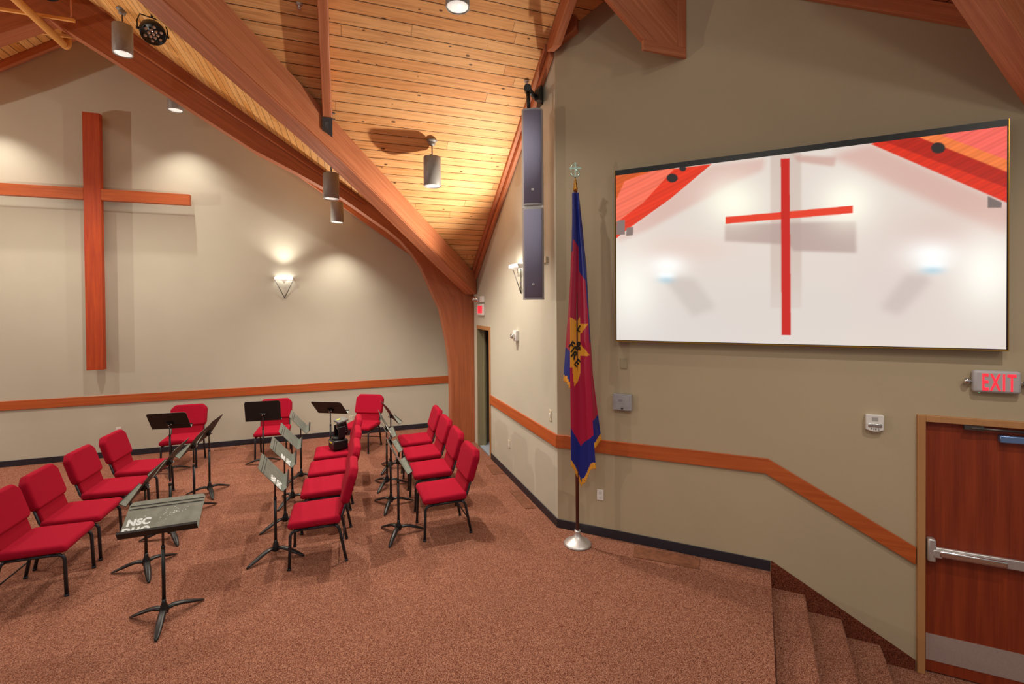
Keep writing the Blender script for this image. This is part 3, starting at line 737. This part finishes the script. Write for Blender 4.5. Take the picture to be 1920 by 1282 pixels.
# ------------------------------------------------------------------ hanging line array speaker
sp = thing('column_speaker','tall lavender grey column speaker hanging from a black wall bracket','speaker',(2.03,4.97,2.63),-.42)
def spk_box(z0, z1):
    b = MB().m(M['spkcase'])
    prof = [(-.118,.1),(-.122,.0),(-.112,-.045)] + []
    P = [(-.118,.1),(.118,.1),(.122,0),(.116,-.05)] + [(.1*math.cos(a), -.062-.03*math.sin(a)) for a in [PI*k/10 for k in range(11)]] + [(-.116,-.05),(-.122,0)]
    b.prism([(x,y,z0) for x,y in P], (0,0,z1-z0)); c = b.done('speaker_case', sp)
    b = MB().m(M['spk']); Q = [(.101*math.cos(a), -.063-.033*math.sin(a)) for a in [PI*k/12 for k in range(13)]]
    b.prism([(x,y,z0+.02) for x,y in Q], (0,0,z1-z0-.04), smooth=True); b.done('grille', c)
    b = MB().m(M['white']); b.box((-.012,-.0985,z0+.16),(.012,-.094,z0+.18)); b.m(M['spk']); b.box((-.006,-.0995,z0+.165),(.006,-.098,z0+.175)); b.done('badge', c)
spk_box(0, 1.03); spk_box(1.06, 2.14)
b = MB().m(M['white']); b.box((-.12,-.06,1.032),(.12,.09,1.058)); b.done('coupler', sp)
b = MB().m(M['black']); b.tube([(-.04,.02,2.14),(-.05,.02,2.40)], .022, 12); b.tube([(-.05,-.03,2.40),(-.05,.07,2.40)], .042, 14)
b.done('drop_pole', sp)
b = MB().m(M['black'])
iv = lambda p: RZ(.42) @ (Vector(p) - Vector((2.03,4.97,2.63)))
b.tube([iv((1.99,5.0,5.03)), iv((2.16,5.2,5.04))], .03, 10)
b.prism([iv((2.14,5.16,4.98)),iv((2.14,5.16,5.1)),iv((2.285,5.33,5.28)),iv((2.285,5.33,5.03))], iv((2.17,5.11,4.98))-iv((2.14,5.16,4.98)))
b.prism([iv((2.289,5.26,5.0)),iv((2.289,5.4,5.0)),iv((2.289,5.4,5.22)),iv((2.289,5.26,5.28))], iv((2.27,5.26,5.0))-iv((2.289,5.26,5.0)))
b.done('wall_bracket', sp)['label'] = 'black angled wall bracket'

# ------------------------------------------------------------------ flag on a pole
FX, FY = 2.321, 4.488
fl = thing('standing_flag','red and blue flag with gold star and fringe on a tall floor pole','flag',(FX,FY,0), -.3415)
b = MB().m(M['silver']); b.lathe([(.0,.001),(.145,.001),(.148,.012),(.135,.026),(.095,.05),(.055,.075),(.036,.1),(.03,.135),(.034,.15),(.0,.15)], n=40); b.done('weighted_base', fl)
b = MB().m(M['pole']); b.tube([(0,0,.13),(0,0,3.78)], .0185, 14); b.done('flag_pole', fl, grain=(0,0,1))
b = MB().m(M['brass']); b.lathe([(.0,3.77),(.022,3.77),(.025,3.8),(.016,3.83),(.02,3.85),(.01,3.87),(.014,3.885),(.006,3.9),(.006,3.93),(.0,3.93)], n=14); b.done('ferrule', fl)
b = MB().m(M['finial'])   # crest: cross with an S ring and crown stroke
b.box((-.008,-.006,3.925),(.008,.006,4.075)); b.box((-.062,-.005,4.005),(.062,.005,4.022))
b.tube([(.05*math.cos(a)*.9-.002, 0, 4.012+.045*math.sin(a)) for a in [PI*(.25+k/12) for k in range(13)]], .006, 8)
b.tube([(-.045,0,3.965),(-.03,0,3.935),(0,0,3.922),(.028,0,3.93),(.045,0,3.955),(.03,0,3.985),(.005,0,4.0)], .008, 8); b.done('finial_crest', fl)
PXM = 175.3
def flp(px, py):   # drawing units of the drape -> lateral and height in metres
    z = (1019-py)/PXM; return (px-1083)/PXM + .022*z/4.05, z
edges = [  # fold lines from left to right: (y, x) samples, and depth (towards the room is negative)
    ([(362,1073),(450,1073),(550,1069),(640,1062),(712,1057)], .045, 716),
    ([(362,1075),(450,1074),(520,1071.5),(590,1068),(700,1068),(800,1069),(872,1069.5)], -.035, 874),
    ([(362,1082),(500,1085.5),(600,1088),(720,1088.5),(840,1090),(915,1091)], .02, 914),
    ([(362,1084),(420,1087),(500,1095),(600,1102),(700,1106),(790,1110),(870,1115.5)], -.03, 870),
    ([(362,1085.5),(420,1092),(500,1100),(620,1107),(700,1112.5),(760,1120),(824,1128.5)], .05, 825)]
def xi(e, y): 
    ys = [p[0] for p in e]; xs = [p[1] for p in e]; return float(np.interp(y, ys, xs))
def inp(p, poly):
    x, y = p; r = False
    for i in range(len(poly)):
        (x0,y0),(x1,y1) = poly[i], poly[(i+1) % len(poly)]
        if (y0 > y) != (y1 > y) and x < (x1-x0)*(y-y0)/(y1-y0)+x0: r = not r
    return r
star1 = [(1067,591),(1082.4,600.6),(1088,590),(1091,590),(1091,693),(1088.7,695),(1083.7,711),(1075.5,721),(1072,686),(1066,684)]
star2 = [(1086,605),(1102,604.5),(1090.5,622),(1086,624)]; star3 = [(1086,643),(1089.5,644),(1105,663.5),(1086,665.5)]
def flag_col(k, x, y, ybot):
    if y > ybot - 11: return 'fringe'
    if k == 0:
        if y < 470: return 'blue'
        return 'crimson' if y < 646 + (x-1060)*1.2 else 'blue'
    if k == 1:
        if y < 448+(x-1074)*1.3: return 'blue'
        if inp((x,y), star1): return 'gold'
        return 'crimson' if y < 795+(x-1068)*1.85 else 'blue'
    if k == 2:
        if y < 508+(x-1087)*1.7: return 'blue'
        if inp((x,y), star2) or inp((x,y), star3): return 'gold'
        return 'crimson' if y < 832-(x-1090)*.95 else 'blue'
    if y < 640: return 'blue'
    return 'crimson' if y < 783-(x-1112)*.6 else 'blue'
NV = 430; per = [5,14,14,9]
YT, YE = 362, 918
bottoms = [lambda t: 709+13*t+2*math.sin(9*t), lambda t: 868+46*t**1.3, lambda t: 906-36*t+5*math.sin(7*t), lambda t: 836-12*t]
cols = [(k, j/per[k]) for k in range(4) for j in range(per[k])] + [(3, 1.)]
b = MB(); grid = []
for v in range(NV+1):
    y = YT+(YE-YT)*v/NV; row = []
    for k, t in cols:
        x = xi(edges[k][0], y)*(1-t)+xi(edges[k+1][0], y)*t
        ts = .5-.5*math.cos(PI*t); spread = min(1, .25+(y-362)/300)
        d = (edges[k][1]*(1-ts)+edges[k+1][1]*ts)*spread + .024*math.sin(y*.02+k*2)*t*(1-t)
        lx, z = flp(x, y); row.append((b.bm.verts.new((lx, d-.022, z)), x, y))
    grid.append(row)
for v in range(NV):
    for c in range(len(cols)-1):
        k = cols[c][0]; t = cols[c][1]+.5/per[k]
        q = [grid[v][c], grid[v][c+1], grid[v+1][c+1], grid[v+1][c]]
        mx = sum(p[1] for p in q)/4; my = sum(p[2] for p in q)/4; yb_ = bottoms[k](t)
        if my > yb_: continue
        b.m(M[flag_col(k, mx, my, yb_)]); b.face([p[0] for p in q], True)
bmesh.ops.delete(b.bm, geom=[v for v in b.bm.verts if not v.link_faces], context='VERTS')
cloth = b.done('flag_cloth', fl)
so = cloth.modifiers.new('thickness', 'SOLIDIFY'); so.thickness = .003
def flag_text(ch, px, py, size, rot):
    lx, z = flp(px, py)
    k = 1; t = (px - xi(edges[1][0], py))/(xi(edges[2][0], py)-xi(edges[1][0], py)); ts = .5-.5*math.cos(PI*max(0,min(1,t)))
    d = edges[1][1]*(1-ts)+edges[2][1]*ts - .022
    return text_mesh('lettering', ch, size, M['ink'], T((lx,d-.008,z))@RZ(.47)@UPR@Matrix.Rotation(rot,4,'Z'), cloth, .003, bold=.002)
for ch, px, py in (('F',1070.5,644),('I',1073.5,652),('R',1076,663),('E',1081.5,678)): flag_text(ch, px, py, .115, -.75)
flag_text('&', 1085.2, 647, .13, -.2); flag_text('L', 1086.2, 614, .085, -.6)

# ------------------------------------------------------------------ floor plates
def floor_plate(poly, label):
    b = MB().m(M['scuff']); b.prism([(x,y,.001) for x,y in poly], (0,0,.006)); tag(b.done('floor_plate'), label, 'floor plate', 'scuffed brown floor plates')
floor_plate([(2.865,4.235),(3.33,3.79),(3.19,3.65),(2.727,4.06)], 'largest scuffed brown floor plate, right of the flag base')
floor_plate([(2.117,6.12),(2.25,6.08),(2.245,5.47),(2.113,5.5)], 'brown floor plate by the side wall nearer the flag')
floor_plate([(2.11,7.25),(2.255,7.22),(2.255,6.78),(2.094,6.8)], 'brown floor plate by the side wall nearest the open door')
floor_plate([(-2.25,9.84),(-1.9,9.84),(-1.9,9.72),(-2.25,9.72)], 'flat brown floor plate at the back wall between two chairs')

# ------------------------------------------------------------------ chairs (local: faces -Y)
LEAN = math.radians(17)
def make_chair():
    c = thing('stacking_chair', 'x', 'chair')
    b = MB().m(M['red'])
    vs = b.cushion((-.266,-.275,.395),(.266,.215,.475), .032)
    for v in vs:
        k = max(0, 1-(v.co.x/.25)**2)*max(0, 1-((v.co.y+.03)/.25)**2)
        if v.co.z > .44: v.co.z += .012*k - max(0, (-.18-v.co.y))*.12
        else: v.co.z -= .0
    b.done('seat', c)
    Mb = T((0,.185,.43))@RX(-LEAN)
    b = MB().m(M['red'])
    pr = [(-.245,.16),(.245,.16),(.268,.2),(.268,.45),(.2,.52),(-.2,.52),(-.268,.45),(-.268,.2)]
    vs = b.prism([(x,-.024,z) for x,z in pr], (0,.084,0), bev=.028, seg=5, smooth=False)
    for v in vs:
        k = max(0, 1-(v.co.x/.26)**2)*max(0, 1-((v.co.z-.34)/.18)**2)
        if v.co.y < .0: v.co.y -= .02*k
        v.co = Mb @ v.co
    br = b.done('backrest', c)
    b = MB().m(M['reddark']); vs = b.cushion((-.225,-.004,.03),(.225,.045,.19), .016, Mb); b.done('lumbar_panel', c)
    tr = .0148
    for sx in (-1,1):
        x = sx*.236
        b = MB().m(M['tube']); b.tube([(x,-.17,.378),(x,-.215,.375),(x,-.238,.36),(x,-.25,.33),(x+sx*.004,-.262,.012)], tr, 10); b.tube([(x+sx*.004,-.262,.001),(x+sx*.004,-.262,.02)], .0175, 10); b.done('leg', c)
        b = MB().m(M['tube']); b.tube([(x,.16,.378),(x,.185,.36),(x,.2,.33),(x+sx*.004,.262,.012)], tr, 10); b.tube([(x+sx*.004,.262,.001),(x+sx*.004,.262,.02)], .0175, 10); b.done('leg', c)
    b = MB().m(M['tube'])
    for sx in (-1,1): b.tube([(sx*.228,-.18,.378),(sx*.228,.17,.378)], tr, 10)
    b.tube([(-.228,-.12,.378),(.228,-.12,.378)], .011, 8); b.tube([(-.228,.13,.378),(.228,.13,.378)], .011, 8)
    b.done('seat_frame', c)
    for sx in (-1,1):
        b = MB().m(M['tube']); b.tube([(sx*.232,.15,.37),(sx*.234,.19,.40),Mb@Vector((sx*.232,.03,.03)),Mb@Vector((sx*.228,.038,.44))], .0115, 10); b.done('back_upright', c)
    b = MB().m(M['tube']); b.tube([(-.2295,.235,.16),(.2295,.235,.16)], .007, 8); b.done('stretcher', c)
    return c
chair0 = make_chair(); used = [False]
def chair(x, y, rz, label, group):
    c = chair0 if not used[0] else copy_tree(chair0)
    used[0] = True
    c.location = (x, y, 0); c.rotation_euler = (0, 0, rz); c['label'] = label; c['group'] = group
    return c
G1, G2, G3, G4 = 'red chairs in the row by the side wall', 'red chairs in the middle row', 'red chairs in the left row', 'red chairs along the back wall'
# facing -X : local -Y -> -X  => rz = -90deg
for i, (x, y, dr) in enumerate([(1.045,5.37,0.03),(1.06,6.15,.0),(1.06,6.88,.02),(1.06,7.6,0)]):
    chair(x, y, -PI/2+dr, ['red chair nearest the viewer in the row beside the side wall','second red chair from the viewer in the row beside the side wall','third red chair from the viewer in the row beside the side wall','farthest red chair in the row beside the side wall, nearest the arch column'][i], G1)
for i, (x, y, dr) in enumerate([(-.275,5.25,-.01),(-.225,6.0,.0),(-.195,6.68,.0),(-.165,7.38,0)]):
    chair(x, y, -PI/2+dr, ['red chair nearest the viewer in the middle row','second red chair from the viewer in the middle row','third red chair from the viewer in the middle row','farthest red chair of the middle row, holding a black stage light'][i], G2)
for i, (x, y, dr) in enumerate([(-2.63,5.5,.0),(-2.635,6.13,-.0),(-2.62,6.86,-.03),(-2.58,7.58,-.06)]):
    chair(x, y, PI/2+dr, ['red chair in the left row cut off by the left edge of the photo','second red chair from the viewer in the left row','third red chair from the viewer in the left row','farthest red chair of the left row, nearest the back wall'][i], G3)
chair(-2.52, 9.05, .0, 'red chair by the back wall behind the leftmost black music stand', G4)
chair(-1.2, 9.07, -.02, 'red chair by the back wall half hidden by an upright black music stand', G4)
chair(.27, 8.9, -.5, 'red chair turned slightly at the right end of the back wall', G4)

# ------------------------------------------------------------------ music stands (local: musician at -Y)
def make_stand():
    s = thing('music_stand', 'x', 'music stand')
    b = MB().m(M['black']); b.lathe([(.0,.055),(.03,.055),(.034,.075),(.028,.11),(.017,.14),(.0155,.17),(.0,.17)], n=18); b.done('hub', s)
    for k in range(3):
        a = -PI/2 + k*2*PI/3; ca, sa = math.cos(a), math.sin(a)
        P = [(.015,.085,.026),(.07,.09,.028),(.13,.076,.028),(.2,.048,.026),(.27,.02,.018),(.30,.009,.009)]
        b = MB().m(M['black']); b.tube([(r*ca, r*sa, z) for r,z,_ in P], [w for _,_,w in P], 10, flat=.55); b.done('leg', s)
    b = MB().m(M['black']); b.tube([(0,0,.1),(0,0,.6)], .014, 12); b.tube([(0,0,.585),(0,0,.612)], .0155, 12); b.done('lower_tube', s)
    b = MB().m(plain('dull steel tube', lin(70,62,60), .35, .7)); b.tube([(0,0,.6),(0,0,.815)], .009, 12); b.done('upper_tube', s)
    # desk: own origin at tilt joint, upright when unrotated (face towards -Y)
    b = MB()
    w, h0, h1 = .268, -.105, .23
    P = [(-w,h0),(w,h0),(w,h1-.03),(w-.012,h1-.008),(w-.03,h1),(-w+.03,h1),(-w+.012,h1-.008),(-w,h1-.03)]
    b.m(M['deskback']); b.prism([(x,-.012,z) for x,z in P], (0,-.002,0)); b.m(M['desk']); b.prism([(x,-.0142,z) for x,z in P], (0,-.0015,0))
    b.m(M['deskback'])
    for z in (h1-.045,h1-.075): b.box((-w+.006,-.0195,z-.002),(w-.006,-.0155,z+.002))
    d = b.done('desk', s); d.location = (0,0,.82)
    b = MB().m(M['deskback']); b.box((-w,-.075,h0-.004),(w,-.012,h0-.001)); b.box((-w,-.078,h0-.004),(w,-.075,h0+.016)); b.m(M['desk']); b.box((-w+.002,-.075,h0-.001),(w-.002,-.014,h0)); b.done('tray', d)
    b = MB().m(M['black']); b.box((-.045,-.0115,-.03),(.045,.012,.03),bev=.004); b.box((-.018,.0,-.03),(.018,.028,.012),bev=.005); b.done('tilt_bracket', d)
    b = MB().m(M['chrome']); b.lathe([(.0,.014),(.008,.012),(.011,.004),(.011,-.004),(.0,-.006)], n=12, M_=T((0,.03,.01))@RX(-PI/2)); b.lathe([(.0,.014),(.007,.01),(.008,-.004),(.0,-.006)], n=12, M_=T((-.03,.016,.012))@RX(-PI/2)); b.done('tilt_bolt', d)
    return s
stand0 = make_stand(); used2 = [False]
stand_src = copy_tree(stand0)
for o in [stand_src]+[c for c in stand_src.children_recursive]: COL.objects.unlink(o)
def link_tree(o, parent=None):
    c = o.copy(); COL.objects.link(c)
    if parent is not None: c.parent = parent
    for ch in list(o.children): link_tree(ch, c)
    return c
def stand(x, y, rz, tilt, label, group, legrot=0., dz=0., sten=False, scuff=False):
    s = stand0 if not used2[0] else link_tree(stand_src)
    used2[0] = True
    s.location = (x, y, 0); s.rotation_euler = (0, 0, rz); s['label'] = label; s['group'] = group
    for ch in s.children:
        n = ch.name.split('.')[0]
        if n == 'desk':
            ch.rotation_euler = (-tilt, 0, 0); ch.location = (0, 0, .82+dz); dk = ch
        elif n == 'upper_tube': ch.location = (0, 0, dz)
        elif n in ('leg', 'hub'): ch.rotation_euler = (0, 0, legrot-rz)
    if sten:
        text_mesh('stencil_lettering', 'NSC', .078, M['stencil'], T((-.165,-.0162,.025))@UPR, dk, .0004, bold=.0045, space=1.08)
        text_mesh('stencil_lettering', 'DHQ', .078, M['stencil'], T((-.168,-.0162,-.052))@UPR, dk, .0004, bold=.0045, space=1.08)
    if scuff:
        b = MB().m(M['stencil']); rr = random.Random(scuff)
        for i in range(46):
            x0 = rr.gauss(.03,.045); z0 = .07+rr.gauss(0,.022)+x0*.15; q = rr.uniform(.001,.0035)
            b.prism([(x0-q,-.0158,z0-q),(x0+q*2,-.0158,z0-q*.4),(x0+q,-.0158,z0+q),(x0-q*.6,-.0158,z0+q*.8)], (0,-.0002,0))
        o = b.done('paint_scuff', dk)
    return s
GS1, GS2, GS3, GS4 = 'music stands of the left row', 'music stands of the middle row', 'music stands of the right row', 'music stands by the back wall'
def lr(deg): return math.radians(deg+90)
stand(-1.43,4.58,.03,1.0,'music stand nearest the viewer, stencilled NSC DHQ on its grey desk','foreground music stand',lr(-83),-.02,True,5)
# musician at -X : local -Y -> -X => rz=-90
for i, (x,y,t,dr,leg) in enumerate([(-1.86,5.51,.60,.05,-68),(-1.86,6.2,.62,.0,-62),(-1.8,6.84,.62,.0,-70),(-1.79,7.5,.55,-.05,-70)]):
    stand(x,y,-PI/2+dr,t,['dark music stand just behind the stencilled one, facing the left chairs','second music stand in the left line, counted from the viewer','third music stand in the left line, counted from the viewer','farthest music stand in the left line, its desk edge standing highest'][i],GS1,lr(leg),(0,.03,.03,.02)[i])
stand(-2.58,8.62,PI-.1,.60,'black music stand in front of the leftmost chair by the back wall',GS4,lr(-75),-.05)
stand(-1.28,8.55,PI-.12,.18,'black music stand with upright desk before the middle back wall chair',GS4,lr(-80),0)
stand(-.25,8.4,PI-.5,.78,'black music stand tilted flat before the right back wall chair',GS4,lr(-80),.02)
# musician at +X : rz=+90
for i, (x,y,t,dr,leg) in enumerate([(-.70,5.36,.68,.08,-142),(-.69,6.08,.70,.08,-145),(-.68,6.78,.70,.06,-120),(-.64,7.6,.70,.05,-135)]):
    stand(x,y,PI/2+dr,t,['music stand nearest the viewer before the middle chair row','second music stand from the viewer before the middle chair row','third music stand from the viewer before the middle chair row','farthest music stand before the middle chair row'][i],GS2,lr(leg),0,i in (0,1))
for i, (x,y,t,dr,leg) in enumerate([(.54,5.38,.52,.035,-115),(.53,6.2,.5,.05,-110),(.54,6.92,.5,.0,-120),(.66,7.62,.55,.13,-125)]):
    stand(x,y,PI/2+dr,t,['music stand nearest the viewer before the right chair row','second music stand from the viewer before the right chair row','third music stand from the viewer before the right chair row','farthest music stand before the right chair row'][i],GS3,lr(leg),.02,i==2)

# ------------------------------------------------------------------ moving-head stage light resting on the far middle chair
dv = thing('moving_head_light','black moving head stage light resting on the farthest middle chair','stage light',(-.115,7.36,.488),-1.2)
b = MB().m(M['black']); b.box((-.115,-.105,.0),(.115,.105,.14),bev=.02,seg=3); b.m(M['pargrey']); b.box((-.1,-.1085,.085),(.1,-.103,.125),bev=.003); bs_ = b.done('base_box', dv)
b = MB().m(M['yellow']); b.box((-.05,-.1105,.095),(.04,-.1075,.112)); b.done('label_sticker', bs_)
b = MB().m(M['black']); b.lathe([(.0,.14),(.09,.14),(.085,.165),(.07,.175),(.0,.175)], n=24)
for sx in (-1,1): b.box((sx*.085-.016,-.03,.16),(sx*.085+.016,.07,.33),bev=.01)
b.done('yoke', dv)
b = MB().m(M['black']); Mh = T((.02,.055,.31))@RX(.2)
b.lathe([(.0,-.12),(.05,-.12),(.068,-.09),(.066,.0),(.07,.06),(.062,.08),(.0,.08)], n=24, M_=Mh)
for z in (-.08,-.05,-.02,.01): b.lathe([(.05,z),(.0735,z),(.0735,z+.012),(.05,z+.012)], n=24, M_=Mh)
hd = b.done('lamp_head', dv)
b = MB().m(M['pargrey']); b.box((-.1,-.075,.085),(.1,.075,.115),Mh,bev=.008); b.m(M['yellow']); b.box((-.055,-.045,.116),(-.01,.0,.1175),Mh); b.done('top_panel', dv)
b = MB().m(M['chrome']); b.tube([Mh@Vector((.03*math.cos(k*PI/8)+.0,-.074,.03*math.sin(k*PI/8)+.02)) for k in range(4,15)], .005, 6); b.done('trim_ring', hd)

# ------------------------------------------------------------------ light
def light(kind, name, loc, energy, col=(1,.9,.76), size=.1, rot=None, **kw):
    l = bpy.data.lights.new(name, kind); l.energy = energy; l.color = col
    if kind == 'AREA': l.size = size
    else: l.shadow_soft_size = size
    for k, v in kw.items(): setattr(l, k, v)
    o = bpy.data.objects.new(name, l); COL.objects.link(o); o.location = loc
    if rot: o.rotation_euler = rot
    return o
WARM = (1,.92,.8)
down = [(x,y,z-.62) for x,y,z,_ in pend]
down += [(2*AX-x,y,z) for (x,y,z) in (down[0],down[1],down[4],down[5])]
for i, (x,y,z) in enumerate(down):
    back = y > 9
    light('SPOT','pendant_lamp',(x,y,z-.02), 160 if back else (90 if i == 3 else 300), WARM, .03, spot_size=math.radians(104 if back else 125), spot_blend=1. if back else .75)
SC = (1,.93,.8)
for loc, rot, e in (((-1.09,YB-.12,3.17),(PI+.75,0,0),150), ((XS-.12,5.98,3.15),(0,PI-.95,0),250), ((2*AX+1.09,YB-.12,3.17),(PI+1.,0,0),330), ((2*AX-XS+.12,6.17,3.15),(0,PI+.95,0),620)):
    light('SPOT','sconce_lamp',loc,e,SC,.03,rot,spot_size=math.radians(140),spot_blend=.6)
# the rest of the sanctuary's hanging lamps, behind the viewer
for x, y, z in ((-6,1.5,6.5),(-1,-1.5,6.5),(3,-2.5,5.5),(-4,-3.5,7)):
    light('POINT','nave_lamp',(x,y,z),95,WARM,.25)
for x, y, z in ((3.5,.7,4.9),(1.3,.2,5.4),(-1.6,1.4,6.2)):      # more of the same pendants over the nave, out of view
    light('SPOT','pendant_lamp',(x,y,z),190,WARM,.03,spot_size=math.radians(130),spot_blend=.8)
w = bpy.data.worlds.new('hall'); scene.world = w; w.use_nodes = True
bg = w.node_tree.nodes['Background']; bg.inputs[0].default_value = (1,.95,.89,1); bg.inputs[1].default_value = .25

# ------------------------------------------------------------------ camera
yaw, pit, rol = math.radians(19.565), math.radians(.634), math.radians(-.439)
F = Vector((math.sin(yaw)*math.cos(pit), math.cos(yaw)*math.cos(pit), -math.sin(pit)))
R = Vector((math.cos(yaw), -math.sin(yaw), 0)); U = R.cross(F)
R2 = R*math.cos(rol)+U*math.sin(rol); U2 = R2.cross(F)
cam = bpy.data.cameras.new('camera'); co = bpy.data.objects.new('camera', cam); COL.objects.link(co)
mw = Matrix.Identity(4)
for i in range(3): mw[i][0] = R2[i]; mw[i][1] = U2[i]; mw[i][2] = -F[i]
mw[0][3], mw[1][3], mw[2][3] = 0, 0, 2.55
co.matrix_world = mw
cam.sensor_width = 36; cam.lens = 36*880.56/1920; cam.shift_y = -(641-584.56)/1920; cam.clip_start = .05
scene.camera = co
scene.view_settings.view_transform = 'Standard'; scene.view_settings.look = 'None'
scene.view_settings.exposure = 0; scene.view_settings.gamma = 1; scene.view_settings.use_curve_mapping = False
for o in [stand_src]+list(stand_src.children_recursive): bpy.data.objects.remove(o)
